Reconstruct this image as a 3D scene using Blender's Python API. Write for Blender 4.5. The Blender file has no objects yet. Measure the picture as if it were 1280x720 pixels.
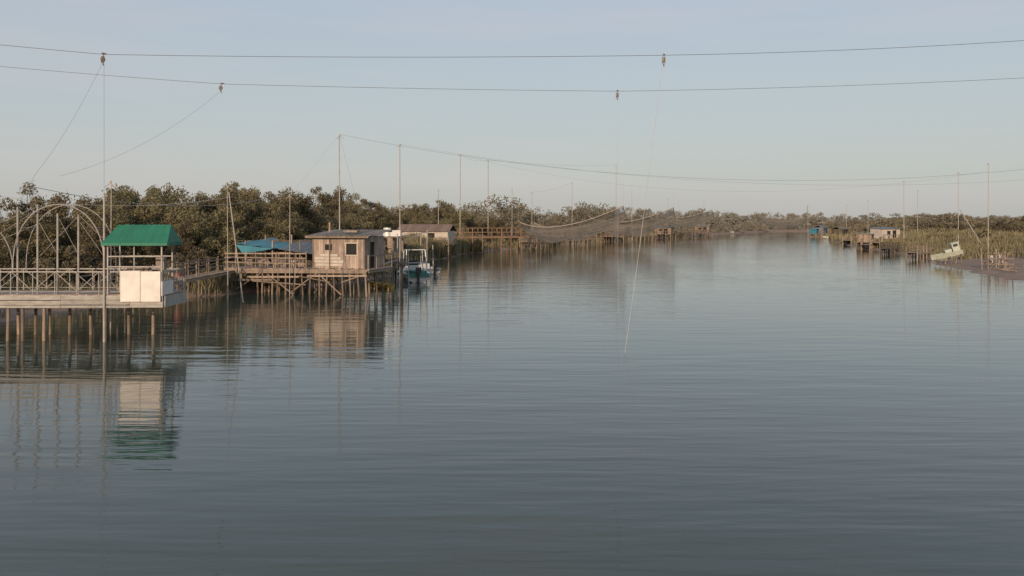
import bpy, math, random
import numpy as np
from mathutils import Vector, Matrix
random.seed(7); rng=np.random.default_rng(7)
scene=bpy.context.scene
FPX=1108.0; EYE=5.0
def q(b,e,d):
    """image point: pixel column / row and range in metres -> world"""
    return Vector(((b-640)*d/FPX, d, EYE+(277-e)*d/FPX))

# ---------------------------------------------------------------- materials
def nt(m):
    m.use_nodes=True; t=m.node_tree; b=t.nodes['Principled BSDF']; return t,b
def mk(name,c1,c2=None,rough=.8,scale=3.0,stretch=(1,1,1),island=0.0,metal=0.0,bump=0.0,objrand=0.0,trans=0.0):
    m=bpy.data.materials.new(name); t,b=nt(m); N=t.nodes; L=t.links
    c2=c2 or tuple(x*.6 for x in c1)
    tc=N.new('ShaderNodeTexCoord'); mp=N.new('ShaderNodeMapping'); mp.inputs['Scale'].default_value=stretch
    L.new(tc.outputs['Object'],mp.inputs['Vector'])
    no=N.new('ShaderNodeTexNoise'); no.inputs['Scale'].default_value=scale; no.inputs['Detail'].default_value=6; no.inputs['Roughness'].default_value=.65
    L.new(mp.outputs[0],no.inputs['Vector'])
    rp=N.new('ShaderNodeValToRGB'); rp.color_ramp.elements[0].position=.32; rp.color_ramp.elements[1].position=.68
    rp.color_ramp.elements[0].color=(*c2,1); rp.color_ramp.elements[1].color=(*c1,1)
    L.new(no.outputs['Fac'],rp.inputs['Fac'])
    col=rp.outputs['Color']
    if island or objrand:
        hsv=N.new('ShaderNodeHueSaturation'); L.new(col,hsv.inputs['Color'])
        val=None
        if island:
            g=N.new('ShaderNodeNewGeometry'); mr=N.new('ShaderNodeMapRange')
            mr.inputs['To Min'].default_value=1-island; mr.inputs['To Max'].default_value=1+island
            L.new(g.outputs['Random Per Island'],mr.inputs['Value']); val=mr.outputs[0]
        if objrand:
            o=N.new('ShaderNodeObjectInfo'); mr2=N.new('ShaderNodeMapRange')
            mr2.inputs['To Min'].default_value=1-objrand; mr2.inputs['To Max'].default_value=1+objrand
            L.new(o.outputs['Random'],mr2.inputs['Value'])
            if val is None: val=mr2.outputs[0]
            else:
                mu=N.new('ShaderNodeMath'); mu.operation='MULTIPLY'; L.new(val,mu.inputs[0]); L.new(mr2.outputs[0],mu.inputs[1]); val=mu.outputs[0]
            mr3=N.new('ShaderNodeMapRange'); mr3.inputs['To Min'].default_value=.475; mr3.inputs['To Max'].default_value=.51
            L.new(o.outputs['Random'],mr3.inputs['Value']); L.new(mr3.outputs[0],hsv.inputs['Hue'])
        L.new(val,hsv.inputs['Value']); col=hsv.outputs[0]
    L.new(col,b.inputs['Base Color'])
    b.inputs['Roughness'].default_value=rough; b.inputs['Metallic'].default_value=metal
    if bump:
        bp=N.new('ShaderNodeBump'); bp.inputs['Distance'].default_value=bump; bp.inputs['Strength'].default_value=.6
        L.new(no.outputs['Fac'],bp.inputs['Height']); L.new(bp.outputs[0],b.inputs['Normal'])
    if trans:
        tr=N.new('ShaderNodeBsdfTranslucent'); L.new(col,tr.inputs['Color']); mx=N.new('ShaderNodeMixShader'); mx.inputs[0].default_value=trans
        L.new(b.outputs[0],mx.inputs[1]); L.new(tr.outputs[0],mx.inputs[2]); L.new(mx.outputs[0],N['Material Output'].inputs['Surface'])
    return m
M={}
M['wood']=mk('weathered_wood',(.33,.255,.195),(.155,.12,.095),.9,4,(1,1,.3),.38,bump=.01)
M['woodpale']=mk('pale_wood',(.47,.375,.31),(.26,.20,.165),.9,3,(1,1,.4),.32,bump=.01)
M['wooddark']=mk('dark_wet_wood',(.13,.10,.075),(.05,.04,.03),.85,4,(1,1,.4),.3)
M['woodred']=mk('brown_wood',(.27,.165,.11),(.15,.095,.068),.9,3,(1,1,.5),.3)
M['pole']=mk('galvanised_pole',(.46,.42,.38),(.30,.275,.25),.6,2)
M['rust']=mk('rusty_steel',(.30,.25,.21),(.16,.12,.10),.7,3)
M['greysteel']=mk('painted_steel',(.42,.39,.36),(.26,.24,.22),.6,3)
M['white']=mk('white_panel',(.78,.74,.69),(.62,.58,.53),.6,1.6)
M['fascia']=mk('deck_fascia',(.44,.41,.37),(.25,.23,.21),.75,2,(1,1,3),.12)
M['green']=mk('green_roof_sheet',(.024,.19,.115),(.017,.135,.08),.65,1.2,island=.04)
M['roofgrey']=mk('old_roof',(.27,.235,.20),(.14,.12,.105),.85,3,island=.25)
M['blue']=mk('blue_tarpaulin',(.04,.23,.30),(.025,.14,.20),.5,1)
M['slate']=mk('blue_grey_sheet',(.19,.215,.245),(.12,.14,.16),.6,2,island=.18)
M['redroof']=mk('faded_red_roof',(.27,.18,.145),(.18,.125,.105),.85,4,island=.15)
M['cream']=mk('cream_wall',(.60,.54,.47),(.42,.37,.32),.8,2)
M['teal']=mk('teal_paint',(.06,.24,.21),(.04,.16,.15),.4,2)
M['boatwhite']=mk('gelcoat_white',(.70,.69,.66),(.56,.55,.52),.3,2)
M['palegreen']=mk('faded_green_hull',(.50,.53,.44),(.34,.37,.30),.6,2)
M['yellow']=mk('yellow_plastic',(.50,.35,.05),(.4,.26,.04),.55,2)
M['red']=mk('red_plastic',(.30,.05,.04),(.2,.03,.03),.6,2)
M['black']=mk('black_plastic',(.03,.03,.032),(.015,.015,.015),.4,2)
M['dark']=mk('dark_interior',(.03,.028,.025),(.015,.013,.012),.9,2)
M['rope']=mk('white_rope',(.55,.53,.50),(.42,.4,.38),.8,3)
M['cable']=mk('steel_cable',(.15,.16,.175),(.10,.105,.115),.6,3)
M['rail']=mk('net_rope',(.50,.42,.34),(.36,.30,.24),.8,3)
M['glass']=mk('window_glass',(.05,.07,.08),(.03,.04,.05),.1,2)
M['bark']=mk('bark',(.18,.14,.11),(.09,.07,.055),.95,5,(1,1,.3))
M['leaf']=mk('tamarisk_foliage',(.235,.198,.108),(.112,.103,.060),.85,.45,island=.36,objrand=.28,trans=.28)
M['leaf2']=mk('shrub_foliage',(.235,.20,.118),(.125,.115,.070),.85,.5,island=.36,objrand=.28,trans=.28)
M['farleaf_haze']=mk('distant_foliage_haze_tint',(.25,.215,.145),(.15,.137,.098),.9,.05,island=.28,trans=.2)  # paler than near leaves: air haze painted into the colour
M['hazeleaf']=mk('far_foliage_haze_tint',(.29,.27,.22),(.215,.205,.175),.9,.03,island=.18,trans=.2)  # palest foliage tone, stronger distance haze mixed into its colour
M['reed']=mk('reed_blades',(.33,.27,.155),(.18,.165,.09),.8,.2,island=.35,trans=.2)
M['grass']=mk('grass_blades',(.23,.20,.115),(.13,.125,.068),.8,.4,island=.35)
M['ground']=mk('bank_soil',(.32,.225,.17),(.20,.145,.115),.95,.6,bump=.05)
def netmat():
    m=bpy.data.materials.new('fishing_net_mesh'); t,b=nt(m); N=t.nodes;L=t.links
    c=(.47,.385,.305,1)
    b.inputs['Base Color'].default_value=c; b.inputs['Roughness'].default_value=.9
    tr=N.new('ShaderNodeBsdfTranslucent'); tr.inputs['Color'].default_value=c
    mx=N.new('ShaderNodeMixShader'); mx.inputs[0].default_value=.35; L.new(b.outputs[0],mx.inputs[1]); L.new(tr.outputs[0],mx.inputs[2])
    tc=N.new('ShaderNodeTexCoord'); no=N.new('ShaderNodeTexNoise'); no.inputs['Scale'].default_value=.35; no.inputs['Detail'].default_value=5
    L.new(tc.outputs['Object'],no.inputs['Vector'])
    mr=N.new('ShaderNodeMapRange'); mr.inputs['From Min'].default_value=.3; mr.inputs['From Max'].default_value=.7; mr.inputs['To Min'].default_value=.36; mr.inputs['To Max'].default_value=.62
    L.new(no.outputs['Fac'],mr.inputs['Value'])
    tp=N.new('ShaderNodeBsdfTransparent'); m2=N.new('ShaderNodeMixShader'); L.new(mr.outputs[0],m2.inputs[0]); L.new(tp.outputs[0],m2.inputs[1]); L.new(mx.outputs[0],m2.inputs[2])
    L.new(m2.outputs[0],N['Material Output'].inputs['Surface'])
    return m
M['net']=netmat()

# ---------------------------------------------------------------- mesh builder
class MB:
    def __init__(s): s.v=[]; s.f=[]
    def box(s,c,sz,rz=0,jit=0):
        o=len(s.v); cx,cy,cz=c; a,b,d=[x/2 for x in sz]
        ca,sa=math.cos(rz),math.sin(rz)
        for dz in(-d,d):
            for dx,dy in((-a,-b),(a,-b),(a,b),(-a,b)):
                s.v.append((cx+dx*ca-dy*sa,cy+dx*sa+dy*ca,cz+dz+random.uniform(-jit,jit)))
        s.f+=[tuple(o+i for i in f) for f in((3,2,1,0),(4,5,6,7),(0,1,5,4),(1,2,6,5),(2,3,7,6),(3,0,4,7))]
        return s
    def tube(s,p1,p2,r,r2=None,n=6):
        p1=Vector(p1);p2=Vector(p2); r2=r if r2 is None else r2
        d=(p2-p1); 
        if d.length<1e-6: return s
        d.normalize(); u=d.orthogonal().normalized(); w=d.cross(u); o=len(s.v)
        for p,rr in((p1,r),(p2,r2)):
            for i in range(n):
                a=2*math.pi*i/n; s.v.append(tuple(p+(u*math.cos(a)+w*math.sin(a))*rr))
        for i in range(n):
            j=(i+1)%n; s.f.append((o+i,o+j,o+n+j,o+n+i))
        s.f.append(tuple(o+i for i in reversed(range(n)))); s.f.append(tuple(o+n+i for i in range(n)))
        return s
    def line(s,pts,r,n=5):
        for a,b in zip(pts[:-1],pts[1:]): s.tube(a,b,r,n=n)
        return s
    def beam(s,p1,p2,w,h):
        p1=Vector(p1);p2=Vector(p2); d=(p2-p1).normalized()
        u=d.cross(Vector((0,0,1))); u=u.normalized() if u.length>1e-3 else Vector((1,0,0)); k=u.cross(d); o=len(s.v)
        for p in(p1,p2):
            for a,b in((-1,-1),(1,-1),(1,1),(-1,1)): s.v.append(tuple(p+u*a*w/2+k*b*h/2))
        s.f+=[tuple(o+i for i in f) for f in((3,2,1,0),(4,5,6,7),(0,1,5,4),(1,2,6,5),(2,3,7,6),(3,0,4,7))]
        return s
    def poly(s,pts):
        o=len(s.v); s.v+= [tuple(p) for p in pts]; s.f.append(tuple(range(o,o+len(pts)))); return s
    def obj(s,name,mat,parent=None,smooth=False):
        me=bpy.data.meshes.new(name); me.from_pydata(s.v,[],s.f); me.update()
        ob=bpy.data.objects.new(name,me); scene.collection.objects.link(ob)
        me.materials.append(M[mat])
        if smooth: me.polygons.foreach_set('use_smooth',[True]*len(me.polygons))
        if parent: ob.parent=parent
        return ob
def empty(name,loc=(0,0,0),rz=0,sc=1):
    e=bpy.data.objects.new(name,None); e.empty_display_size=.3; scene.collection.objects.link(e)
    e.location=loc; e.rotation_euler=(0,0,rz); e.scale=(sc,)*3; return e
def npmesh(name,V,F,mats,mi=None,link=True):
    me=bpy.data.meshes.new(name); V=np.asarray(V,np.float32); F=np.asarray(F,np.int32); k=F.shape[1]
    me.vertices.add(len(V)); me.vertices.foreach_set('co',V.ravel())
    me.loops.add(F.size); me.loops.foreach_set('vertex_index',F.ravel())
    me.polygons.add(len(F)); me.polygons.foreach_set('loop_start',np.arange(0,F.size,k,dtype=np.int32))
    me.polygons.foreach_set('loop_total',np.full(len(F),k,dtype=np.int32))
    for m in mats: me.materials.append(M[m])
    if mi is not None: me.polygons.foreach_set('material_index',mi)
    me.update(calc_edges=True); me.validate()
    if link:
        ob=bpy.data.objects.new(name,me); scene.collection.objects.link(ob); return ob
    return me
def sagpts(a,b,sag,n=24):
    a=Vector(a);b=Vector(b); return [a.lerp(b,i/n)-Vector((0,0,sag*4*(i/n)*(1-i/n))) for i in range(n+1)]

# ---------------------------------------------------------------- river course
LY=[-300,0,45,58,66,74,90,115,146,191,264,346,426,470,520,600,8000]
LX=[-45,-32,-26,-21.5,-16.5,-12.2,-11.4,-10.4,-5.3,10.3,42.9,81,123,180,300,600,30000]
RY=[-300,0,74,95,115,150,220,300,426,470,520,600,8000]
RX=[30,37,42.7,47,54.5,62,79,107,144,215,345,650,30300]
def wob(y,s): return .5*np.sin(y*.31+s)+.35*np.sin(y*.83+s*2)+.2*np.sin(y*1.7+s)
def xl(y): return np.interp(y,LY,LX)+wob(y,1.0)
def xr(y): return np.interp(y,RY,RX)+wob(y,4.0)
rows=np.concatenate([np.arange(-300,0,20),np.arange(0,260,1.5),np.arange(260,640,6),np.geomspace(640,8000,18)])
offs=[(-9000,1.2),(-300,1.2),(-60,1.1),(-25,1.0),(-12,.9),(-6,.75),(-3,.6),(-1.2,.38),(-.3,.12),(.6,-.25),(3,-.9)]
roffs=[(-3,-.6),(-.6,-.12),(.8,.10),(2.5,.25),(5,.42),(9,.8),(14,1.5),(22,2.2),(34,2.4),(70,2.2),(300,1.6),(9000,1.2)]
V=[]
for y in rows:
    a,b=xl(y),xr(y)
    for o,z in offs: V.append((a+o,y,z+(rng.normal()*.05 if -30<o<0 else 0)))
    V.append(((a+b)/2,y,-1.8))
    for o,z in roffs: V.append((b+o,y,z+(rng.normal()*.04 if 0<o<40 else 0)))
nc=len(offs)+1+len(roffs); F=[]
for i in range(len(rows)-1):
    for j in range(nc-1): F.append((i*nc+j,i*nc+j+1,(i+1)*nc+j+1,(i+1)*nc+j))
g=npmesh('ground',V,F,['ground'])
g.data.polygons.foreach_set('use_smooth',[True]*len(g.data.polygons))
def zr(o): return np.interp(o,[a for a,_ in roffs],[b for _,b in roffs])

# ---------------------------------------------------------------- water
wm=bpy.data.materials.new('river_water'); t,b=nt(wm); N=t.nodes; L=t.links; M['water']=wm
b.inputs['Base Color'].default_value=(.050,.068,.055,1); b.inputs['Roughness'].default_value=.045; b.inputs['IOR'].default_value=1.34
tc=N.new('ShaderNodeTexCoord')
np_=N.new('ShaderNodeTexNoise'); np_.inputs['Scale'].default_value=.055; np_.inputs['Detail'].default_value=3; L.new(tc.outputs['Object'],np_.inputs['Vector'])
pm_=N.new('ShaderNodeMapRange'); pm_.inputs['From Min'].default_value=.35; pm_.inputs['From Max'].default_value=.65; pm_.inputs['To Min'].default_value=.6; pm_.inputs['To Max'].default_value=1.0; L.new(np_.outputs['Fac'],pm_.inputs['Value'])
def wav(scale,st,rot,det,dist,prev,distort=0.0):
    mp=N.new('ShaderNodeMapping'); mp.inputs['Scale'].default_value=st; mp.inputs['Rotation'].default_value=(0,0,math.radians(rot))
    L.new(tc.outputs['Object'],mp.inputs['Vector'])
    n=N.new('ShaderNodeTexNoise'); n.inputs['Scale'].default_value=scale; n.inputs['Detail'].default_value=det; n.inputs['Distortion'].default_value=distort
    L.new(mp.outputs[0],n.inputs['Vector'])
    bp=N.new('ShaderNodeBump'); bp.inputs['Distance'].default_value=dist; L.new(pm_.outputs[0],bp.inputs['Strength'])
    L.new(n.outputs['Fac'],bp.inputs['Height'])
    if prev: L.new(prev.outputs[0],bp.inputs['Normal'])
    return bp
b1=wav(.5,(.40,1.3,1),7,1,.024,None)
b2=wav(1.35,(.22,1.3,1),-5,1,.017,b1,distort=.25)
b3=wav(3.4,(.30,1.3,1),10,2,.0068,b2)
L.new(b3.outputs[0],b.inputs['Normal'])
mb=MB(); mb.poly([(-150,-300,0),(1600,-300,0),(1600,1000,0),(-150,1000,0)]); mb.obj('water','water')

# ---------------------------------------------------------------- vegetation
def leafquads(P,size,aspect,up=.3):
    n=len(P); a=rng.normal(size=(n,3)); a[:,2]+=up; a/=np.linalg.norm(a,axis=1)[:,None]
    c=rng.normal(size=(n,3)); bb=np.cross(a,c); bb/=np.linalg.norm(bb,axis=1)[:,None]
    s=(size*rng.uniform(.6,1.3,n))[:,None]; a=a*s*aspect*.5; bb=bb*s*.5
    V=np.stack([P-a-bb*.6,P-a*.1+bb-a*0,P+a+bb*.2,P+a*.1-bb],1).reshape(-1,3)
    F=np.arange(4*n).reshape(n,4); return V,F
def crownpts(n,R,H,nc,z0=.12,cr=(.07,.15)):
    C=[];Rr=[]
    lead=[(rng.uniform(-.5,.5)*R,rng.uniform(-.5,.5)*R,rng.uniform(.62,1.0)) for _ in range(4)]; lead[0]=(0,0,1.0)
    for i in range(nc):
        lx,ly,lh=lead[rng.integers(4)]
        a=rng.uniform(0,2*math.pi); zz=rng.uniform(z0,1.0)
        prof=(1-((zz-.38)/.66)**2); prof=math.sqrt(max(prof,.02))*rng.uniform(.2,1.0)
        C.append((lx*zz+math.cos(a)*R*.75*prof,ly*zz+math.sin(a)*R*.75*prof,H*zz*.93*lh)); Rr.append(H*rng.uniform(*cr)*(1.2-.55*zz))
    C=np.array(C);Rr=np.array(Rr)
    k=rng.choice(nc,n,p=Rr**2/np.sum(Rr**2)); d=rng.normal(size=(n,3)); d/=np.linalg.norm(d,axis=1)[:,None]
    rr=Rr[k]*rng.uniform(.15,1.0,n)**.55*np.where(rng.random(n)<.14,1.35,1)
    P=C[k]+d*rr[:,None]*np.array([1,1,.9]); P[:,2]=np.maximum(P[:,2],.05)
    return P,C
def tree_mesh(name,n,R,H,nc,size,asp,z0,leaf='leaf'):
    P,C=crownpts(n,R,H,nc,z0); V,F=leafquads(P,size,asp,.6)
    tb=MB(); 
    for s in range(4):
        a=s*1.6+rng.uniform(0,1); p=Vector((math.cos(a)*.12,math.sin(a)*.12,-.3)); kk=Vector((math.cos(a)*.5*R*.4,math.sin(a)*.5*R*.4,H*.33))
        tb.tube(p,kk,.035*H*.6,.02*H*.6)
        for c in C[rng.choice(nc,7,replace=False)]:
            c=Vector(c)
            if c.z<H*.3: continue
            m=kk.lerp(c,.5)+Vector((0,0,-.15)); tb.tube(kk,m,.012*H*.6,.008*H*.6,5); tb.tube(m,c,.008*H*.6,.003*H*.6,5)
    tv=np.array(tb.v); tf=[f for f in tb.f if len(f)==4]
    F2=np.array(tf)+len(V)
    VV=np.concatenate([V,tv]); FF=np.concatenate([F,F2]); mi=np.concatenate([np.zeros(len(F),np.int32),np.ones(len(F2),np.int32)])
    return npmesh(name,VV,FF,[leaf,'bark'],mi,link=False)
TP=[tree_mesh('tamarisk_tree_mesh%d'%i,27000,3.5+.3*(i%3),8.0,84+6*i,.112,2.2,.10) for i in range(6)]
SP=[tree_mesh('shrub_mesh%d'%i,12000,2.4,3.6,40,.10,2.1,.05,'leaf2') for i in range(4)]
def place(mesh,name,x,y,z,s,sz=None):
    o=bpy.data.objects.new(name,mesh); scene.collection.objects.link(o); o.location=(x,y,z); o.rotation_euler=(0,0,random.uniform(0,6.28))
    o.scale=(s,s*random.uniform(.9,1.1),sz or s*random.uniform(.86,1.06)); return o
y=40
while y<180:
    place(random.choice(TP),'tamarisk_tree',xl(y)-random.uniform(9,13),y+random.uniform(-1,1),.6,random.uniform(.6,.92)*(.85 if y<70 else 1.05)); y+=random.uniform(4.2,6.8)
y=42
while y<185:
    for o in (20,29):
        place(random.choice(TP),'tamarisk_tree',xl(y)-o-random.uniform(-3,3),y+random.uniform(-2,2),.7,random.uniform(.78,1.10)*(.83 if y<66 else (.94 if y<88 else 1.12)))
    y+=random.uniform(5,7.5)
for x,yy,s in((-29,76,.98),(-26,80,1.0),(-33,71,.86),(-23.5,84,.95),(-44,66,.90),(-50,62,.92),(-38,70,.94),(-22,92,1.05)):
    place(random.choice(TP),'tamarisk_tree',x,yy,.6,s,s)
y=44
while y<190:
    if not (116<y<146): place(random.choice(SP),'shrub',xl(y)-random.uniform(2.5,6.5),y,.4,random.uniform(.5,.95))
    y+=random.uniform(2.6,4.4)
y=86
while y<235:
    for o in (13,20,28,40,56):
        if random.random()<.72: place(random.choice(SP),'shrub',xr(y)+o+random.uniform(-4,4),y+random.uniform(-2,2),zr(o)-.2,random.uniform(.4,1.0)*(1.0 if o>22 else .55))
    y+=random.uniform(3.4,5.8)
for i in range(18):
    yy=random.uniform(140,235); place(random.choice(TP),'tamarisk_tree',xr(yy)+random.uniform(40,75),yy,2,random.uniform(.45,.72))
def mass(name,pos,nleaf,size,leaf='farleaf_haze'):
    protos=[]
    for k in range(6):
        P,C=crownpts(nleaf,.5,1.0,22,.03,(.12,.22)); protos.append(P)
    VV=[]
    for (x,yy,z,w,h) in pos:
        P=protos[random.randrange(6)]; a=random.uniform(0,6.28); ca,sa=math.cos(a),math.sin(a)
        Q=np.stack([(P[:,0]*ca-P[:,1]*sa)*w,(P[:,0]*sa+P[:,1]*ca)*w,P[:,2]*h],1)+np.array([x,yy,z]); VV.append(Q)
    P=np.concatenate(VV); V,F=leafquads(P,size,1.6,.4); return npmesh(name,V,F,[leaf])
pos=[]
for y in np.arange(182,430,5.5):
    for o in (5,14,25,38):
        h=random.uniform(6.5,10.8) if o>10 else random.uniform(2.5,5.5); pos.append((xl(y)-o+random.uniform(-3,3),y+random.uniform(-3,3),.5,h*1.1,h))
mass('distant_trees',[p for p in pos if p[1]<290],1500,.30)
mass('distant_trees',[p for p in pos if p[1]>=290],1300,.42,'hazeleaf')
pos=[]
for x in np.arange(60,760,6):
    for d in (452,475,510):
        yy=d+random.uniform(-8,8)+max(0,(x-200))*.12; 
        if xl(yy)-4 < x: yy+=(x-xl(yy))*.4+30
        h=random.uniform(5.5,10); pos.append((x,yy+6,.6,h*1.5,h))
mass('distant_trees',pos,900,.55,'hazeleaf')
pos=[]
for y in np.arange(225,430,6):
    for o in (8,18,34,55,85):
        h=random.uniform(2.5,4.4)+(1.2 if o>30 else 0); pos.append((xr(y)+o+random.uniform(-3,3),y+random.uniform(-3,3),zr(o)-.2,h*1.5,h))
for y in np.arange(130,240,8):
    for o in (80,100,125): 
        h=random.uniform(3.2,5.6); pos.append((xr(y)+o+random.uniform(-6,6),y,2,h*1.6,h))
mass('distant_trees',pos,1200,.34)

def blades(name,X,Y,Z,H,W,mat):
    n=len(X); a=rng.uniform(0,2*math.pi,n); dx=np.cos(a)*W;dy=np.sin(a)*W; l=rng.normal(size=(n,2))*.18*H[:,None]
    P=np.stack([X,Y,Z],1)
    v0=P+np.stack([-dx,-dy,0*dx-.05],1); v1=P+np.stack([dx,dy,0*dx-.05],1)
    mid=P+np.stack([l[:,0]*.35,l[:,1]*.35,H*.6],1); v2=mid+np.stack([dx,dy,0*dx],1)*.8; v3=mid-np.stack([dx,dy,0*dx],1)*.8
    tip=P+np.stack([l[:,0],l[:,1],H],1); v4=tip+np.stack([dx,dy,0*dx],1)*.25; v5=tip-np.stack([dx,dy,0*dx],1)*.25
    V=np.stack([v0,v1,v2,v3,v4,v5],1).reshape(-1,3); k=np.arange(n)*6
    F=np.concatenate([np.stack([k,k+1,k+2,k+3],1),np.stack([k+3,k+2,k+4,k+5],1)]); return npmesh(name,V,F,[mat])
def reed_band(side,y0,y1,o0,o1,n,h0,h1,w,mat='reed'):
    Y=rng.uniform(y0,y1,n); O=o0+(o1-o0)*rng.random(n)
    dens=(np.sin(Y*.23)+np.sin(Y*.61+1)+np.sin(O*.9+Y*.11)); hm=1+.16*dens
    keep=rng.random(n)<.65+.25*dens; Y,O,hm=Y[keep],O[keep],hm[keep]
    X=xl(Y)-O if side=='L' else xr(Y)+O
    Z=np.clip(O*.1,0,.7) if side=='L' else zr(O)-.05
    H=rng.uniform(h0,h1,len(Y))*hm; blades('reed_bed' if mat=='reed' else 'grass',X,Y,Z,H,w*(.7+Y/200*.6)*np.ones(len(Y)),mat)
reed_band('L',78,104,.1,3,5000,.8,1.8,.035)
reed_band('L',104,146,.1,5,14000,1.3,2.5,.045)
reed_band('L',146,300,.1,4,7000,.6,1.4,.05)
reed_band('L',30,78,.3,12,34000,.3,1.0,.03,'grass')
reed_band('L',78,300,.1,6,24000,.5,1.3,.05,'grass')
reed_band('R',84,118,12,26,9000,.5,1.3,.035)
reed_band('R',108,215,3,24,14000,.5,1.4,.045)
reed_band('R',215,430,.3,12,8000,.8,1.6,.09)
reed_band('R',84,215,9,32,52000,.3,1.0,.05,'grass')
reed_band('R',112,215,1.5,9,12000,.3,.9,.05,'grass')
reed_band('R',60,90,12,34,18000,.2,.7,.035,'grass')

# ---------------------------------------------------------------- left fishing platform
fp=empty('fishing_platform')
X0,X1,Y0,Y1=-32.0,-14.55,37.0,39.5
mb=MB(); x=X0
while x<X1-.01: mb.box((x+.07,(Y0+Y1)/2,1.93+random.uniform(-.006,.006)),(.13,Y1-Y0,.04)); x+=.14
mb.obj('deck_boards','woodpale',fp)
mb=MB()
x=X0
while x<X1-.1:
    w_=min(random.uniform(1.8,3.2),X1-x)
    for z in(1.83,1.62,1.46): mb.box((x+w_/2,Y0-.03+random.uniform(-.008,.008),z+random.uniform(-.012,.012)),(w_-.012,.05,.18 if z>1.5 else .10))
    x+=w_
mb.box((X1+.03,(Y0+Y1)/2,1.66),(.05,Y1-Y0-.1,.46)); mb.box(((X0+X1)/2,Y1+.03,1.66),(X1-X0,.05,.4))
mb.obj('fascia','fascia',fp)
mb=MB()
for x in np.arange(X0+.3,X1,1.0): mb.box((x,(Y0+Y1)/2,1.80),(.08,Y1-Y0-.1,.16))
mb.obj('joists','wooddark',fp)
mb=MB()
posts=[-30,-28.4,-26.5,-24.8,-23.1,-21.9,-21.1,-20.5,-19.6,-18.7,-17.0,-15.9]
for i,x in enumerate(posts):
    for yy in (Y0+.15,Y1-.2):
        if yy>39 or i%2==0 or x<-22 or x in(-17.0,-20.5): mb.tube((x+random.uniform(-.09,.09),yy,-1.6),(x,yy,1.60),.075,.065,8)
mb.obj('pilings','wood',fp)
mb=MB()
def rail(p,r,zt,zb,step,diag=True,rad=.018):
    p=Vector(p);r=Vector(r); n=max(1,round((r-p).length/step))
    mb.beam((p.x,p.y,zt),(r.x,r.y,zt),.045,.05); mb.tube((p.x,p.y,zb+.12),(r.x,r.y,zb+.12),rad*.8)
    for i in range(n+1):
        c=p.lerp(r,i/n); mb.tube((c.x,c.y,zb),(c.x,c.y,zt),rad*1.2)
        if i<n and diag:
            d=p.lerp(r,(i+1)/n)
            if i%2: mb.tube((c.x,c.y,zb+.12),(d.x,d.y,zt),rad*.9)
            else: mb.tube((c.x,c.y+.03,zt),(d.x,d.y+.03,zb+.12),rad*.9)
rail((X0,Y0+.05,0),(-16.35,Y0+.05,0),2.90,1.95,.9)
rail((X0,Y1-.05,0),(X1,Y1-.05,0),2.90,1.95,1.0)
rail((X1-.04,Y0+.1,0),(X1-.04,Y1-.1,0),2.90,1.95,.6)
mb.obj('railing','greysteel',fp)
mb=MB()
def hoop(xa,xb,yy,zb,zt,r=.024,sk=.8):
    pts=[]; 
    for i in range(25):
        a=math.pi*i/24; pts.append((( xa+xb)/2-math.cos(a)*(xb-xa)/2,yy,zb+(zt-zb)*math.sin(a)**sk))
    mb.line(pts,r)
hoop(-20.9,-17.05,Y0+.1,2.9,5.72); hoop(-21.6,-17.6,Y1-.1,2.9,5.75,.018); hoop(-26.6,-20.9,Y0+.1,2.9,5.45,.020)
for px,py in((22,259),(47,256),(72,267),(98,268)):
    p=q(px,py,37.25); mb.tube((p.x,p.y,1.95),p,.042,n=8)
for a,bb in(((47,258),(-60,305)),((47,262),(-60,330)),((22,262),(-60,290)),((98,270),(40,330)),((47,280),(0,300)),((47,275),(72,318)),((72,270),(98,318)),((98,275),(131,322)),((98,268),(131,300))):
    mb.tube(q(*a,37.3),q(*bb,37.3),.009)
for u in (.2,.5,.8):
    a=math.pi*u; xx=-18.98-math.cos(a)*1.9; zz=2.9+2.82*math.sin(a)**.8; mb.tube((xx,Y0+.1,zz),(xx-.6,Y1-.1,zz),.014)
mb.obj('arched_frame','greysteel',fp)
mb=MB(); mb.tube((-16.98,Y0-.1,-1.8),(-16.98,Y0-.1,6.2),.055,.04,8); mb.obj('corner_mast','pole',fp)
mb=MB()
cx0,cx1,cy0,cy1=-16.85,-14.55,36.85,38.2
for x in(cx0,cx1-.05):
    for yy in(cy0+.1,cy1-.1): mb.box((x,yy,3.05),(.055,.055,2.2))
mb.box((-15.75,cy0+.1,3.02),(.04,.04,2.1))
for z in(3.55,3.12): mb.box(((cx0+cx1)/2,cy0+.06,z),(cx1-cx0-.1,.04,.05))
for z in(3.52,3.02): mb.box(((cx0+cx1)/2,cy1-.06,z),(cx1-cx0-.1,.04,.05))
mb.box(((cx0+cx1)/2,cy0+.1,4.12),(cx1-cx0-.1,.07,.08)); mb.box(((cx0+cx1)/2,cy1-.1,4.12),(cx1-cx0-.1,.07,.08))
mb.obj('booth_frame','greysteel',fp)
mb=MB()
ry0,ry1,rx1=36.7,38.35,-14.27; rxm=(-17.02+rx1)/2
rb=[(-17.02,ry0,4.12),(rx1,ry0,4.12),(rx1,ry1,4.12),(-17.02,ry1,4.12)]; rt=[(-16.72,37.7,4.88),(-14.5,37.7,4.88)]
nst=7
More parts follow.
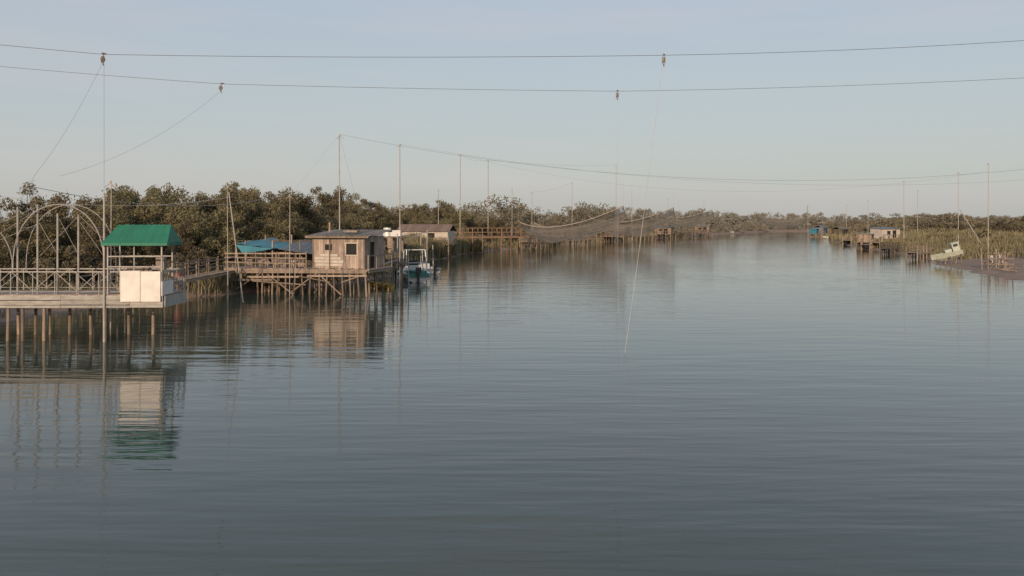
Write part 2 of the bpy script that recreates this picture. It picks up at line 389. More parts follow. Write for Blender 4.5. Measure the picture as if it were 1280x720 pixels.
for i in range(nst):
    u0,u1=i/nst,(i+1)/nst; L_=lambda a,b,u:Vector(a).lerp(Vector(b),u)
    for A,B in((0,1),(3,2)):
        p0,p1=L_(rb[A],rb[B],u0),L_(rb[A],rb[B],u1); s1,s0=L_(rt[0],rt[1],u1),L_(rt[0],rt[1],u0)
        um=(u0+u1)/2; dz=Vector((0,0,-.018)); pm,sm=L_(rb[A],rb[B],um)+dz,L_(rt[0],rt[1],um)+dz
        mb.poly([p0,pm,sm,s0]); mb.poly([pm,p1,s1,sm])
mb.poly([rb[1],rb[2],rt[1]]); mb.poly([rb[3],rb[0],rt[0]])
mb.box((rxm,ry0-.01,4.06),(rx1+17.02,.03,.11)); mb.box((rx1+.01,(ry0+ry1)/2,4.06),(.03,ry1-ry0-.06,.11)); mb.box((rxm,ry1+.01,4.06),(rx1+17.02,.03,.11))
mb.obj('booth_roof','green',fp)
mb=MB(); mb.box((-15.87,36.86,2.31),(.82,.05,1.28)); mb.box((-15.03,36.865,2.30),(.82,.05,1.26)); mb.box((-14.58,37.5,2.2),(.04,1.2,.6)); mb.obj('booth_panel','white',fp)
mb=MB(); mb.tube((-16.3,37.7,2.9),(-15.4,37.7,2.9),.2,n=14); mb.box((-16.4,37.7,2.45),(.1,.4,1.0)); mb.box((-15.3,37.7,2.45),(.1,.4,1.0)); mb.box((-15.0,37.9,3.2),(.35,.3,.55)); mb.obj('winch','rust',fp)

# ---------------------------------------------------------------- stilt hut with deck
ZD=1.78
hut=empty('wooden_fishing_hut',(-10.0,60,0),math.radians(-13.3))
mb=MB()
def planks_x(x0,x1,yy,z0,z1,w=.16,skip=()):
    x=x0
    while x<x1-.02:
        ww=min(w*random.uniform(.8,1.2),x1-x)
        zz0=z0+random.uniform(-.03,.03); zz1=z1+random.uniform(-.02,.02)
        for (a,b2,c,d) in skip:
            if a<x+ww/2<b2:
                mb.box((x+ww/2,yy,(zz0+c)/2),(ww-.01,.03,c-zz0)); zz0=d
        mb.box((x+ww/2,yy+random.uniform(-.01,.01),(zz0+zz1)/2),(ww-.01,.03,zz1-zz0)); x+=ww
def planks_y(y0,y1,xx,z0,z1,w=.16,skip=()):
    y=y0
    while y<y1-.02:
        ww=min(w*random.uniform(.8,1.2),y1-y); zz0=z0;
        for (a,b2,c,d) in skip:
            if a<y+ww/2<b2:
                if c>zz0: mb.box((xx,y+ww/2,(zz0+c)/2),(.03,ww-.01,c-zz0))
                zz0=d
        mb.box((xx+random.uniform(-.01,.01),y+ww/2,(zz0+z1)/2),(.03,ww-.01,z1-zz0)); y+=ww
planks_x(-3.7,0,0,ZD+.02,3.98,skip=[(-1.3,-.5,2.75,3.5)])
planks_x(-3.7,0,3.6,ZD+.02,3.98)
planks_y(.03,3.57,.0,ZD+.02,3.98,skip=[(1.0,1.8,ZD,3.6)])
planks_y(.03,3.57,-3.7,ZD+.02,3.98)
mb.obj('walls','woodpale',hut)
mb=MB()
for i,(a,b2,z) in enumerate([(-3.6,-1.6,2.05),(-3.65,-1.5,2.27),(-3.6,-1.7,2.49),(-3.2,-1.9,2.70)]): mb.box(((a+b2)/2,-.045,z),(b2-a,.03,.17))
mb.box((-.9,-.04,3.54),(1.0,.05,.07)); mb.box((-.9,-.04,2.71),(1.0,.06,.07))
mb.box((-1.33,-.04,3.12),(.07,.05,.77)); mb.box((-.47,-.04,3.12),(.07,.05,.77)); mb.obj('front_boards','cream',hut)
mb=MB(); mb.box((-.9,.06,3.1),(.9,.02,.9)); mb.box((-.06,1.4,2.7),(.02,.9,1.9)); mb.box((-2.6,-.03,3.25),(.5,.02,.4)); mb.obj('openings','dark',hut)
mb=MB()
for i in range(24):
    x=-4.1+i*.195
    mb.beam((x+.1,-.55+random.uniform(-.08,.06),4.02+random.uniform(-.02,.03)),(x+.1,4.0,4.40+random.uniform(-.01,.02)),.19,.035)
mb.obj('roof_sheets','roofgrey',hut)
mb=MB(); mb.box((-1.8,-.5,3.95),(4.6,.06,.1)); mb.box((-1.8,3.9,4.30),(4.6,.06,.1)); mb.tube((-3,1,4.25),(-3,1,4.95),.06); mb.box((-1.3,.9,4.33),(1.0,.5,.12))
for x in (-3.72,-2.5,.02): mb.box((x,-.03,2.9),(.1,.08,2.25))
mb.obj('roof_trim','wood',hut)
mb=MB(); x=-10.2
while x<.5:
    mb.box((x+.09,1.7+random.uniform(-.12,.12),ZD-.02+random.uniform(-.008,.008)),(.17,4.6,.04)); x+=.18
mb.obj('deck_boards','woodpale',hut)
mb=MB()
for z,a,b2 in((1.66,-10.2,.5),(1.50,-9.9,.4),(1.30,-3.9,.45),(1.18,-8.4,-4.5),(.95,-10,-6.5)): mb.beam((a,-.62+random.uniform(-.03,.03),z),(b2,-.62,z+random.uniform(-.1,.1)),.06,.13)
mb.beam((.52,-.5,1.62),(.52,4,1.62),.06,.16)
for i in range(12): mb.beam((-10+i*.94,-.5,1.62),(-10+i*.94,3.9,1.60),.08,.14)
mb.obj('deck_beams','wood',hut)
mb=MB()
for i in range(19):
    x=-10.1+i*.58
    for yy in(-.5,1.5,3.8):
        if random.random()<.9:
            lean=random.uniform(-.25,.25); mb.tube((x+lean,yy+random.uniform(-.1,.1),-1.6),(x+random.uniform(-.1,.1),yy,1.6+(random.uniform(.6,1.2) if (yy<0 and x<-4 and i%2) else 0)),.065,.055,7)
for a,b2 in(((-9.6,.1),(-7.3,1.5)),((-6.9,1.4),(-4.9,.0)),((-5.2,.1),(-3.2,1.5)),((-3.0,1.4),(-1.4,.05)),((-1.4,.9),(.4,1.5)),((-8,.9),(-4,.7)),((-4.6,1.3),(-2.2,.9))):
    mb.tube((a[0],-.6,a[1]),(b2[0],-.6,b2[1]),.045)
mb.obj('pilings','wood',hut)
mb=MB()
for z in(2.15,2.5,2.78):
    mb.beam((-10.2,-.55,z+random.uniform(-.05,.05)),(-4.0,-.55,z+random.uniform(-.05,.05)),.04,.08)
mb.beam((-10.2,3.8,2.7),(-4.0,3.8,2.7),.05,.09)
for i in range(9): mb.box((-10.1+i*.76,-.5,2.35+random.uniform(-.1,.1)),(.07,.07,1.15))
for i in range(16):
    x=-8.6+i*.29; mb.beam((x,-.52+.3*(i%2),1.8),(x+random.uniform(-.15,.15),-.5,random.uniform(2.2,2.9)),.1,.03)
mb.beam((.5,-.5,2.7),(.5,3.9,2.7),.05,.08)
for yy in(-.5,1,2.4,3.9): mb.box((.5,yy,2.25),(.07,.07,1.0))
mb.obj('deck_railing','wood',hut)
mb=MB()
for i in range(18):
    x=random.uniform(-9.5,-4.2); mb.box((x,random.uniform(.6,3.4),ZD+.25),(random.uniform(.2,.6),random.uniform(.2,.5),random.uniform(.3,.6)),random.uniform(0,3))
mb.obj('stacked_crates','woodpale',hut)
sh=empty('tarpaulin_shed',(-18.6,65.5,0),math.radians(-13))
mb=MB()
for x in(-1.2,1.0,3.2,5.0):
    mb.box((x,0,2.1),(.1,.1,3.0)); mb.box((x,3,2.3),(.1,.1,3.4))
mb.obj('posts','wood',sh)
mb=MB(); planks_x(-1.2,5.0,3.05,.7,3.6,.25); mb.obj('back_wall','wooddark',sh)
mb=MB()
n=9
for i in range(n):
    for j in range(6):
        def P_(i,j):
            x=-1.7+i*.4; y_=-.5+j*.8; return (x,y_,3.36+j*.06-.13*i/n*3+.05*math.sin(i*1.7+j))
        mb.poly([P_(i,j),P_(i+1,j),P_(i+1,j+1),P_(i,j+1)])
mb.poly([(-1.7,-.5,3.30),(-1.2,-.5,2.7),(-.3,-.5,2.75),(1.3,-.5,3.02)])
mb.obj('blue_tarpaulin','blue',sh)
mb=MB()
for i in range(16): mb.beam((1.9+i*.24,-.6,2.98-.03*i+.02*random.random()),(1.9+i*.24,3.6,3.60-.03*i),.23,.03)
mb.obj('sheet_roof','slate',sh)
wk=empty('wooden_walkway')
mb=MB()
A,B=Vector((-21.0,44,1.35)),Vector((-19.9,61.8,1.6))
for i in range(90): 
    c=A.lerp(B,i/90); mb.box((c.x,c.y,c.z),(1.3,.17,.04),-.06)
mb.obj('boards','wood',wk)
mb=MB()
for s in(-.6,.6):
    mb.beam(A+Vector((s,0,-.12)),B+Vector((s,0,-.12)),.07,.14); mb.beam(A+Vector((s,0,.9)),B+Vector((s,0,.9)),.04,.06); mb.beam(A+Vector((s,0,.5)),B+Vector((s,0,.5)),.03,.05)
    for i in range(12):
        c=A.lerp(B,i/11)+Vector((s,0,0)); mb.tube((c.x+random.uniform(-.08,.08),c.y,-1),(c.x,c.y,c.z+1.0),.04)
mb.obj('rails_and_posts','wood',wk)

# ---------------------------------------------------------------- boats
def hullmesh(L_,B_,H_,sheer=.25,n=14,flat=.75):
    mb=MB(); rings=[]
    for i in range(n+1):
        t=i/n; y=t*L_; hb=B_/2*(1-max(0,(t-.35)/.65)**2.4)*(.9+.1*min(1,t*4)); hb=max(hb,.015)
        zs=H_+sheer*t*t; zk=.0+ .55*H_*max(0,(t-.6)/.4)**2; zc=zk+.32*(zs-zk)
        fb=hb*flat*(1-.35*t)
        rings.append([(-hb,y,zs),(-fb,y,zc*.9),(0,y,zk-.12*(1-t)),(fb,y,zc*.9),(hb,y,zs),(hb*.86,y,zs),(fb*.85,y,zc+.08),(-fb*.85,y,zc+.08),(-hb*.86,y,zs)])
    for r in rings: mb.v+=r
    k=9
    for i in range(n):
        for j in range(k): mb.f.append((i*k+j,i*k+(j+1)%k,(i+1)*k+(j+1)%k,(i+1)*k+j))
    mb.f.append(tuple(reversed(range(5)))); mb.f.append((4,5,6,7,8,0)[::-1]); 
    return mb
def motor_boat(x,y,rz,sc=1,canopy=False,hull='boatwhite',trim='teal'):
    e=empty('motor_boat',(x,y,-.05),rz,sc)
    hullmesh(5.0,2.1,.75).obj('hull',hull,e)
    mb=MB()
    for s in(-1,1):
        pts=[]
        for i in range(15):
            t=i/14; hb=1.05*(1-max(0,(t-.35)/.65)**2.4)*(.9+.1*min(1,t*4)); pts.append((s*(max(hb,.015)+.02),t*5,.70+.25*t*t))
        mb.line(pts,.05)
    mb.box((0,-.03,.6),(1.7,.05,.3)); mb.box((0,1.0,.58),(1.5,.4,.1)); mb.obj('rub_rail',trim,e)
    mb=MB(); mb.box((0,2.4,.8),(.8,.6,.9)); mb.box((0,3.2,.75),(1.2,.5,.25)); mb.obj('console',hull,e)
    mb=MB(); mb.poly([(-.4,2.68,1.25),(.4,2.68,1.25),(.34,2.5,1.65),(-.34,2.5,1.65)]); mb.obj('windscreen','glass',e)
    mb=MB(); mb.box((0,-.25,1.0),(.38,.5,.42)); mb.box((0,-.2,.5),(.16,.22,.9)); mb.tube((0,-.3,.05),(0,-.3,-.3),.08); mb.box((0,-.22,.1),(.34,.3,.04)); mb.obj('outboard_motor','black',e)
    if canopy:
        mb=MB()
        for s in(-.8,.8):
            mb.tube((s,.9,.75),(s*.9,1.2,2.5),.035); mb.tube((s,3.0,.8),(s*.9,2.7,2.45),.035); mb.tube((s*.9,1.2,2.5),(s*.9,2.7,2.45),.035)
        mb.tube((-.72,1.2,2.5),(.72,1.2,2.5),.04); mb.tube((-.72,2.7,2.45),(.72,2.7,2.45),.04); mb.tube((-.76,1.0,1.5),(.76,1.0,1.5),.03)
        mb.obj('awning_frame','boatwhite',e)
        mb=MB()
        for i in range(8): mb.box((random.uniform(-.6,.6),random.uniform(.3,2),.75),(.4,.35,.3),random.random())
        mb.obj('cockpit_cover','teal',e)
    return e
motor_boat(-7.7,72.6,math.radians(14),1.08,True)
motor_boat(-10.1,77.5,math.radians(-28),.85,False,'boatwhite','blue')
motor_boat(-7.4,84.0,math.radians(30),.8,False,'boatwhite','slate')
for (px,d,s) in((862,322,1.2),(876,318,1.3),(917,372,1.3),(1052,255,1.0)): motor_boat((px-640)*d/FPX,d,math.radians(random.uniform(60,100)),s)
e=empty('mooring_frame')
mb=MB()
for px,yt,d in((497,292,71),(504,300,76),(534,288,76),(526,291,79),(492,305,72),(510,312,70),(486,318,68),(541,306,80)):
    p=q(px,yt,d); mb.tube((p.x+random.uniform(-.1,.1),p.y,-1.2),p,.045)
mb.tube(q(497,296,71),q(534,290,76),.03); mb.tube(q(504,302,76),q(526,293,79),.03); mb.tube(q(497,325,71),q(480,330,63),.05)
mb.obj('poles','pole',e)
mb=MB(); c=q(491,290,72); mb.tube(c+Vector((-.45,0,-.35)),c+Vector((-.45,0,.35)),.36,.30,12); mb.box(c+Vector((.25,.1,-.1)),(.8,.7,.5)); mb.obj('water_tank','boatwhite',e)
mb=MB(); 
for dx in(-.9,0,.9): 
    for dy in (-.4,.5): mb.tube((c.x+dx*.8,c.y+dy,-1.2),(c.x+dx*.8,c.y+dy,c.z-.4),.06)
mb.box((c.x,c.y,c.z-.42),(2.0,1.3,.08)); mb.box((c.x,c.y,1.6),(2.2,1.6,.08)); mb.beam((c.x-.8,c.y-.45,.3),(c.x+.8,c.y-.45,1.6),.05,.08)
for i in range(6): mb.box((c.x-.8+i*.3,c.y-.2+.3*(i%2),1.64+.2),(.24,.3,random.uniform(.25,.5)))
mb.obj('stand','wood',e)
e=empty('yellow_dinghy',(-8.9,66.0,-.02),math.radians(70),.85)
hullmesh(2.4,1.0,.42).obj('hull','yellow',e); mb=MB(); mb.box((0,.8,.36),(.85,.22,.04)); mb.box((0,1.5,.38),(.7,.2,.04)); mb.obj('thwarts','wood',e)
e=empty('red_drum',(-22.6,60,.7)); mb=MB(); mb.tube((0,0,0),(0,0,.9),.3,n=14); mb.tube((0,0,.28),(0,0,.32),.315,n=14); mb.tube((0,0,.58),(0,0,.62),.315,n=14); mb.obj('barrel','red',e)

# ---------------------------------------------------------------- shacks & piers
def shack(name,x,y,rz,w,d,zd,h,wall,roof,gable=True,dock=1.0):
    e=empty(name,(x,y,0),rz)
    global mb
    mb=MB()
    for xx in(-w/2,w/2): planks_y(-d/2+.02,d/2-.02,xx,zd,zd+h,.3)
    planks_x(-w/2,w/2,-d/2,zd,zd+h,.3,skip=[(-w*.25,-w*.25+.9,zd+h*.4,zd+h*.8),(w*.1,w*.1+.9,zd+.02,zd+h*.85)]); planks_x(-w/2,w/2,d/2,zd,zd+h,.3)
    mb.obj('walls',wall,e)
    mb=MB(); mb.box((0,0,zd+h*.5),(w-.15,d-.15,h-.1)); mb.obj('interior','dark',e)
    mb=MB(); rh=.2*d if gable else .10*d; n=max(4,int(w/.4))
    for i in range(n):
        xx=-w/2-.3+(w+.6)*(i+.5)/n; ww=(w+.6)/n-.01
        if gable:
            mb.beam((xx,-d/2-.35,zd+h-.05),(xx,0,zd+h+rh),ww,.05); mb.beam((xx,d/2+.35,zd+h-.05),(xx,0,zd+h+rh),ww,.05)
        else: mb.beam((xx,-d/2-.35,zd+h),(xx,d/2+.35,zd+h+rh),ww,.05)
    mb.obj('roof',roof,e)
    mb=MB(); mb.box((0,-dock/2,zd-.06),(w+1.0,d+dock,.10))
    for xx in np.linspace(-w/2-.4,w/2+.4,5):
        for yy in(-d/2-dock+.1,-d/2,d/2): mb.tube((xx,yy,-1),(xx,yy,zd-.1+(1.0 if yy<-d/2-.01 else 0)),.08)
    mb.beam((-w/2-.4,-d/2-dock+.1,zd+.85),(w/2+.4,-d/2-dock+.1,zd+.85),.06,.08)
    mb.obj('stilted_deck','wood',e); return e
shack('low_roofed_cabin',-12.0,125,math.radians(-8),7.0,4.5,1.9,1.8,'cream','redroof',True,1.6)
shack('fishing_shack',-14.5,96,math.radians(-5),4,3.5,1.6,1.9,'wood','roofgrey',False,1.5)
shack('fishing_shack',5,162,math.radians(-20),4,3,1.4,1.6,'wooddark','roofgrey',False,1.5)
shack('fishing_shack',26,220,math.radians(-25),5,3.4,1.4,1.7,'woodred','roofgrey',True,2)
shack('fishing_shack',45,262,math.radians(-25),5,3.4,1.4,1.8,'wood','slate',False,2)
shack('fishing_shack',66,306,math.radians(-25),5,3.4,1.4,2,'wood','roofgrey',True,2)
shack('blue_fishing_shack',101,290,math.radians(50),4.2,3.2,1.2,1.9,'slate','slate',True,2)
shack('blue_fishing_shack',96.5,283,math.radians(50),2.2,2.2,1.2,1.5,'blue','slate',False,1)
shack('cream_cabin',77,183,math.radians(20),4.5,3.5,1.5,2.0,'cream','slate',False,1)
shack('fishing_shack',65,163,math.radians(60),3,2.5,1.3,1.4,'wood','slate',False,1.5)
shack('fishing_shack',88,238,math.radians(50),4,3,1.3,1.7,'wooddark','roofgrey',True,1.5)
def pier(x0,y0,x1,y1,z,w,mat,railh=1.0,step=1.6):
    e=empty('wooden_pier'); a=Vector((x0,y0,0));b_=Vector((x1,y1,0)); d=(b_-a).normalized(); n_=Vector((-d.y,d.x,0)); Ln=(b_-a).length; ang=math.atan2(d.y,d.x)
    mb=MB(); n=int(Ln/.25)
    for i in range(n): c=a+d*(i+.5)*.25; mb.box((c.x,c.y,z),(.23,w,.05),ang)
    mb.obj('boards',mat,e)
    mb=MB()
    for s in(-.5,.5):
        o=n_*w*s
        mb.beam(a+o+Vector((0,0,z-.15)),b_+o+Vector((0,0,z-.15)),.1,.22)
        if railh: 
            for rr in(railh,railh*.5): mb.beam(a+o+Vector((0,0,z+rr)),b_+o+Vector((0,0,z+rr)),.06,.10)
        for i in range(int(Ln/step)+1):
            c=a+o+d*i*step; mb.tube((c.x+random.uniform(-.15,.15),c.y,-1.2),(c.x,c.y,z+railh),.08)
    mb.obj('posts_and_rails',mat,e)
pier(-9.5,137,1.4,141,2.7,2.2,'woodred',1.3)
pier(2,150,9,163,1.5,1.6,'wood',.9)
pier(12,182,19,190,1.5,1.6,'wood',.9)
pier(30,226,38,236,1.4,1.8,'wood',.9,2)
pier(52,272,62,282,1.4,1.8,'wood',.9,2)
pier(52.8,117,57.5,123,.9,1.4,'wood',.9)
pier(56.5,134,61.5,142,.9,1.4,'wooddark',.8)
pier(63,158,69,170,.9,1.6,'wood',.9)
pier(71,188,78,205,1.0,1.6,'wood',.9,2)

# ---------------------------------------------------------------- right bank things
e=empty('beached_boat',(51.2,100.6,1.2)); e.rotation_euler=(math.radians(-17),0,math.radians(74))
hullmesh(3.3,1.5,.7).obj('hull','palegreen',e)
mb=MB(); mb.box((0,.55,1.1),(1.15,.75,1.0)); mb.box((0,.55,1.63),(1.3,.95,.06)); mb.box((0,1.4,.85),(1.1,.7,.45)); mb.obj('wheelhouse','palegreen',e)
mb=MB(); mb.box((0,.935,1.35),(.8,.02,.3)); mb.box((.585,.55,1.35),(.02,.5,.3)); mb.box((-.585,.55,1.35),(.02,.5,.3)); mb.obj('windows','glass',e)
e=empty('boat_trestle')
mb=MB()
for x in(48.3,49.5,50.7):
    zt=.60+.3*(x-48.2)
    mb.tube((x,99.9,.2),(x+.1,100.3,zt+.1),.06); mb.tube((x,101.3,.2),(x+.1,100.9,zt+.1),.06); mb.tube((x,99.8,zt-.05),(x,101.4,zt-.05),.05)
mb.obj('legs','wood',e)
def chair(x,y,z,rz):
    e=empty('plastic_chair',(x,y,z),rz); mb=MB(); mb.box((0,0,.44),(.48,.46,.04))
    for a in(-.2,.2):
        for b_ in(-.2,.2): mb.tube((a*1.15,b_*1.15,0),(a,b_,.43),.025)
    for i in range(5): mb.beam((-.18+i*.09,.22,.45),(-.18+i*.09,.32,.88),.06,.02)
    mb.beam((-.22,.325,.88),(.22,.325,.88),.03,.07)
    for a in(-.25,.25): mb.box((a,0,.66),(.05,.44,.03)); mb.tube((a,-.19,.44),(a,-.19,.66),.02)
    mb.obj('seat_and_back','boatwhite',e)
for x,y,r in((52.9,98,2.7),(53.8,97.2,.4)): chair(x,y,float(zr(x-xr(y)))-.02,r)
e=empty('timber_frame')
mb=MB(); fx,fy=49.3,89.5
for dx in(-1.2,-.4,.5,1.25):
    for dy in(0,1.2): mb.tube((fx+dx,fy+dy,.1),(fx+dx+random.uniform(-.2,.2),fy+dy,2.2+random.uniform(-.4,.3)),.06)
for z in(.7,1.2,1.8):
    for dy in(-.08,1.28): mb.beam((fx-1.35,fy+dy,z),(fx+1.35,fy+dy,z+random.uniform(-.15,.15)),.05,.08)
mb.tube((fx-1.2,fy-.1,.2),(fx+.5,fy-.1,1.8),.05); mb.tube((fx+1.2,fy-.1,.2),(fx-.2,fy-.1,1.8),.05)
for i in range(6): mb.box((fx-1.1+i*.42,fy+.6,1.25),(.3,1.2,.05))
mb.obj('timbers','wood',e)
for i in range(8):
    yy=random.uniform(80,98); e=empty('driftwood',(xr(yy)+random.uniform(2,7),yy,.35),random.uniform(0,3)); mb=MB(); mb.line([(0,0,0),(.7,.1,.08),(1.3,-.05,.12)],.06); mb.tube((.7,.1,.08),(1,.4,.3),.03); mb.obj('branch','wood',e)

# ---------------------------------------------------------------- masts
def mast(px,yt,d,r=.08,zb=-.5):
    p=q(px,yt,d); e=empty('net_mast',(p.x,p.y,0)); mb=MB(); r*=.75; mb.tube((0,0,zb),(random.uniform(-.06,.06),0,p.z),r,r*.7,8)
    mb.tube((0,0,p.z-.15),(0,0,p.z),r*1.5,r*1.5)
    for s in(-1,1): mb.tube((s*.25,-.02,p.z-.3),(0,0,p.z-.1),.02)
    mb.obj('pole','pole',e)
    return p
mp={}
for k,(px,yt,d,r) in enumerate([(425,168,64.5,.07),(500,180,77,.075),(575,193,138,.1),(610,200,150,.1),(665,240,172,.09),(715,228,192,.09),(548,237,128,.08),(640,236,178,.09),(362,243,60,.045),(138,226,41.5,.04),(770,206,205,.09),(285,232,57,.04),(1130,226,172,.10),(1147,238,190,.09),(1198,215,121,.07),(1235,204,111,.075),(1058,255,250,.09),(1010,255,300,.1),(880,250,320,.12),(835,248,262,.1),(1085,250,200,.08),(790,238,240,.1)]):
    mp[px]=mast(px,yt,d,r)
e=empty('leaning_pole'); mb=MB(); mb.tube(q(286,240,47),q(304,378,47),.03); mb.tube(q(1200,262,118),q(1226,304,112),.06); mb.obj('pole','pole',e)
# ---------------------------------------------------------------- overhead cables, pulleys, ropes
def cable(name,pts,r,mat): 
    e=empty(name); mb=MB(); mb.line(pts,r,5); mb.obj('strand',mat,e)
D1,D2=38.0,48.0
P=[q(-260,28,D1),q(130,68,D1),q(830,69,D1),q(1560,28,D1)]
cable('overhead_cable',sagpts(P[0],P[1],.05)+sagpts(P[1],P[2],.10)[1:]+sagpts(P[2],P[3],.25)[1:],.011,'cable')
P2=[q(-260,58,D2),q(278,105,D2),q(772,114,D2),q(1560,80,D2)]
cable('overhead_cable',sagpts(P2[0],P2[1],.1)+sagpts(P2[1],P2[2],.05)[1:]+sagpts(P2[2],P2[3],.25)[1:],.011,'cable')
cable('overhead_cable',sagpts(mp[425],q(1560,170,64.5),3.3,50),.008,'cable')
cable('overhead_cable',sagpts(mp[500],q(1400,215,77),2.2,50),.006,'cable')
cable('overhead_cable',sagpts(mp[575],mp[1235]+Vector((0,0,-1)),4.0,50),.007,'cable')
for a,b2 in((575,610),(610,770),(665,715)): cable('stay_wire',sagpts(mp[a],mp[b2],.5),.010,'cable')
def pulley(p,lean=(0,0)):
    e=empty('cable_pulley',p,random.uniform(.5,1.2)); mb=MB()
    a=Vector((lean[0],0,-.16)); mb.tube((0,0,.06),a,.02); 
    mb.tube(a+Vector((0,-.04,-.06)),a+Vector((0,.04,-.06)),.10,n=14); mb.box(a+Vector((0,-.06,-.06)),(.07,.02,.28)); mb.box(a+Vector((0,.06,-.06)),(.07,.02,.28)); mb.tube(a+Vector((0,0,-.2)),a+Vector((.05,0,-.32)),.03)
    mb.tube((-.1,0,.03),(.1,0,.03),.035)
    mb.obj('block','rust',e)
for p in(P[1],P[2],P2[1],P2[2]): pulley(p,(random.uniform(-.1,.04),))
cable('hanging_rope',sagpts(P[2]+Vector((-.1,0,-.5)),q(781,441,33.8),.35),.0085,'rope')
cable('hanging_rope',sagpts(P2[2]+Vector((0,0,-.5)),(P2[2].x+.03,P2[2].y,0),0),.006,'rope')
cable('hoist_rope',[P[1]+Vector((0,0,-.4)),Vector((-16.98,36.9,6.2))],.006,'cable')
cable('hoist_rope',sagpts(P[1]+Vector((-.05,0,-.35)),q(44,218,37.3),.3)+[q(20,262,37.3)],.005,'cable')
cable('hoist_rope',sagpts(P2[1]+Vector((0,0,-.3)),q(75,220,41),.6),.005,'cable')
cable('mooring_line',sagpts(q(35,232,37),q(365,240,60),.9),.013,'rope')
cable('mooring_line',sagpts(q(-60,235,37),q(290,246,47),.6),.008,'rope')
cable('mooring_line',[q(365,240,60),mp[425]],.008,'rope')
cable('mooring_line',[q(425,172,64.5),q(455,288,64)],.006,'cable')

# ---------------------------------------------------------------- nets
def net(a,b_,c,d,sag,low=.62):
    e=empty('fishing_net'); a,b_,c,d=map(Vector,(a,b_,c,d)); n=30; mb=MB()
    for i in range(n+1):
        for j in range(n+1):
            u,v=i/n,j/n; p=a*(1-u)*(1-v)+b_*u*(1-v)+c*u*v+d*(1-u)*v
            us=u**.8; ue=4*us*(1-us); ve=4*v*(1-v)
            es=low*sag*max(ue*(1-ve),ve*(1-ue))
            cs=sag*(ue*ve)**.5
            p=p-Vector((0,0,max(es,cs)+.05*sag*math.sin(u*17+v*9)*ue*ve)); mb.v.append(tuple(p))
    for i in range(n):
        for j in range(n): k=i*(n+1)+j; mb.f.append((k,k+1,k+n+2,k+n+1))
    vs=list(mb.v); mb.obj('netting','net',e,True)
    mb=MB(); idx=lambda i,j:vs[i*(n+1)+j]
    for f in(lambda i:idx(i,0),lambda i:idx(i,n),lambda i:idx(0,i),lambda i:idx(n,i)): mb.line([f(i) for i in range(n+1)],.045)
    for k in (5,9,13,17,21,25): mb.line([idx(k,j) for j in range(n+1)],.018); mb.line([idx(i,k) for i in range(n+1)],.018)
    for p in(a,b_,c,d): mb.tube(p,p+Vector((0,0,3.2)),.012); 
    mb.obj('border_ropes','rail',e)
net(q(648,276,132),q(779,257,128),q(790,264,150),q(668,278,154),4.0,.42)
net(q(736,270,166),q(842,259,160),q(848,267,185),q(755,274,188),4.2,.42)
net(q(822,267,250),q(890,262,250),q(896,268,275),q(838,270,275),4.0,.4)
net(q(945,267,330),q(1016,271,330),q(1012,272,365),q(950,270,365),4.8,.3)

e=empty('lattice_tower',(300,900,0)); mb=MB()
for s in((-1,-1),(1,-1),(0,1)): mb.tube((s[0],s[1],0),(s[0]*.3,s[1]*.3,21),.12)
for i in range(12): mb.tube((-1+.05*i,-1,i*1.7),(1-.05*i,-1,i*1.7+1.7),.07)
mb.obj('lattice','cable',e)

# ---------------------------------------------------------------- light
SE,SR=math.radians(13),math.radians(195)
sd=Vector((math.sin(SR)*math.cos(SE),math.cos(SR)*math.cos(SE),math.sin(SE)))
sl=bpy.data.lights.new('sun','SUN'); sl.energy=3.4; sl.angle=math.radians(.8); sl.color=(1,.75,.53)
so=bpy.data.objects.new('sun',sl); scene.collection.objects.link(so); so.rotation_euler=(-sd).to_track_quat('-Z','Y').to_euler(); so.location=(-20,-30,30)
w=bpy.data.worlds.new('World'); scene.world=w; w.name='sky'; w.use_nodes=True; t=w.node_tree; N=t.nodes; L=t.links
bg=N['Background']; sk=N.new('ShaderNodeTexSky'); sk.sky_type='NISHITA'; sk.sun_disc=False; sk.sun_elevation=SE; sk.sun_rotation=SR
sk.air_density=1.0; sk.dust_density=2.0; sk.ozone_density=1.5
ST=.12
tc=N.new('ShaderNodeTexCoord'); sx=N.new('ShaderNodeSeparateXYZ'); L.new(tc.outputs['Generated'],sx.inputs[0])
rp=N.new('ShaderNodeValToRGB'); L.new(sx.outputs['Z'],rp.inputs['Fac'])
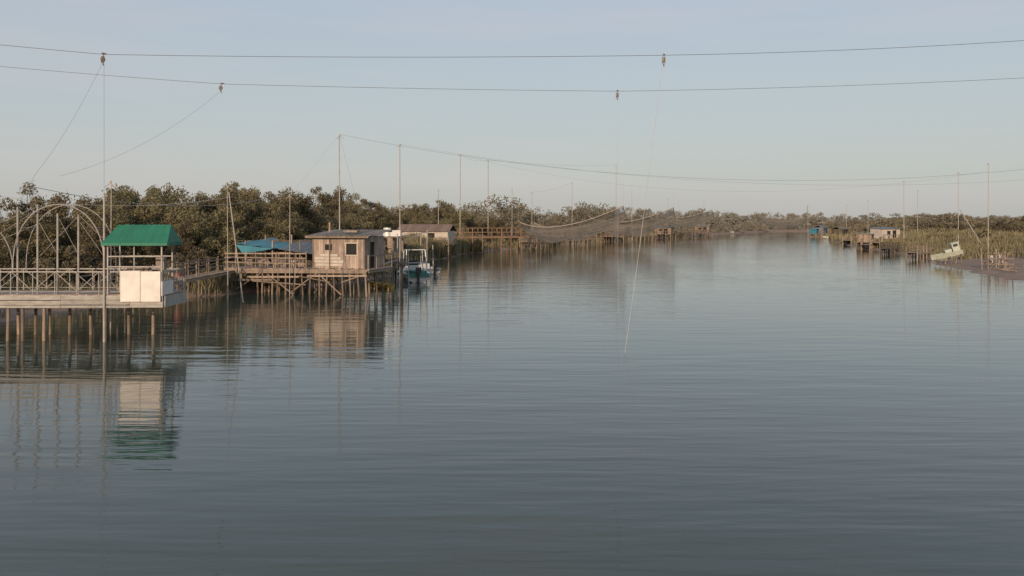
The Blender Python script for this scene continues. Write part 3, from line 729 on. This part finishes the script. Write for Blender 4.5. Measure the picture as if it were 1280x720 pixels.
cr=rp.color_ramp; cr.elements[0].position=0; cr.elements[1].position=1
def sc(c): return (c[0],c[1],c[2],1)
cr.elements[0].color=sc((.55,.545,.52)); cr.elements[1].color=sc((.27,.34,.43))
for p_,c_ in((.05,(.545,.565,.555)),(.13,(.52,.565,.59)),(.25,(.485,.55,.635)),(.5,(.36,.43,.51))):
    el=cr.elements.new(p_); el.color=sc(c_)
mpn=N.new('ShaderNodeMapping'); mpn.inputs['Scale'].default_value=(1.6,1.6,16); mpn.inputs['Location'].default_value=(3,1,.4); L.new(tc.outputs['Generated'],mpn.inputs['Vector'])
no=N.new('ShaderNodeTexNoise'); no.inputs['Scale'].default_value=1.4; no.inputs['Detail'].default_value=4; L.new(mpn.outputs[0],no.inputs['Vector'])
mr=N.new('ShaderNodeMapRange'); mr.inputs['From Min'].default_value=.47; mr.inputs['From Max'].default_value=.77; mr.inputs['To Max'].default_value=.5; L.new(no.outputs['Fac'],mr.inputs['Value'])
mc=N.new('ShaderNodeMix'); mc.data_type='RGBA'; L.new(mr.outputs[0],mc.inputs['Factor']); L.new(rp.outputs['Color'],mc.inputs['A']); mc.inputs['B'].default_value=(.64,.59,.61,1)
sca=N.new('ShaderNodeVectorMath'); sca.operation='SCALE'; sca.inputs['Scale'].default_value=1/ST; L.new(mc.outputs['Result'],sca.inputs[0])
mx=N.new('ShaderNodeMix'); mx.data_type='RGBA'; mx.inputs['Factor'].default_value=.8
L.new(sk.outputs[0],mx.inputs['A']); L.new(sca.outputs[0],mx.inputs['B'])
L.new(mx.outputs['Result'],bg.inputs['Color']); bg.inputs['Strength'].default_value=ST

cd=bpy.data.cameras.new('camera'); co=bpy.data.objects.new('camera',cd); scene.collection.objects.link(co)
co.location=(0,0,EYE); co.rotation_euler=(math.radians(90),0,0); cd.sensor_width=36; cd.lens=36*FPX/1280; cd.shift_y=-83/1280; cd.clip_end=12000; cd.clip_start=.1
scene.camera=co
scene.view_settings.view_transform='Standard'; scene.view_settings.look='None'; scene.view_settings.exposure=0
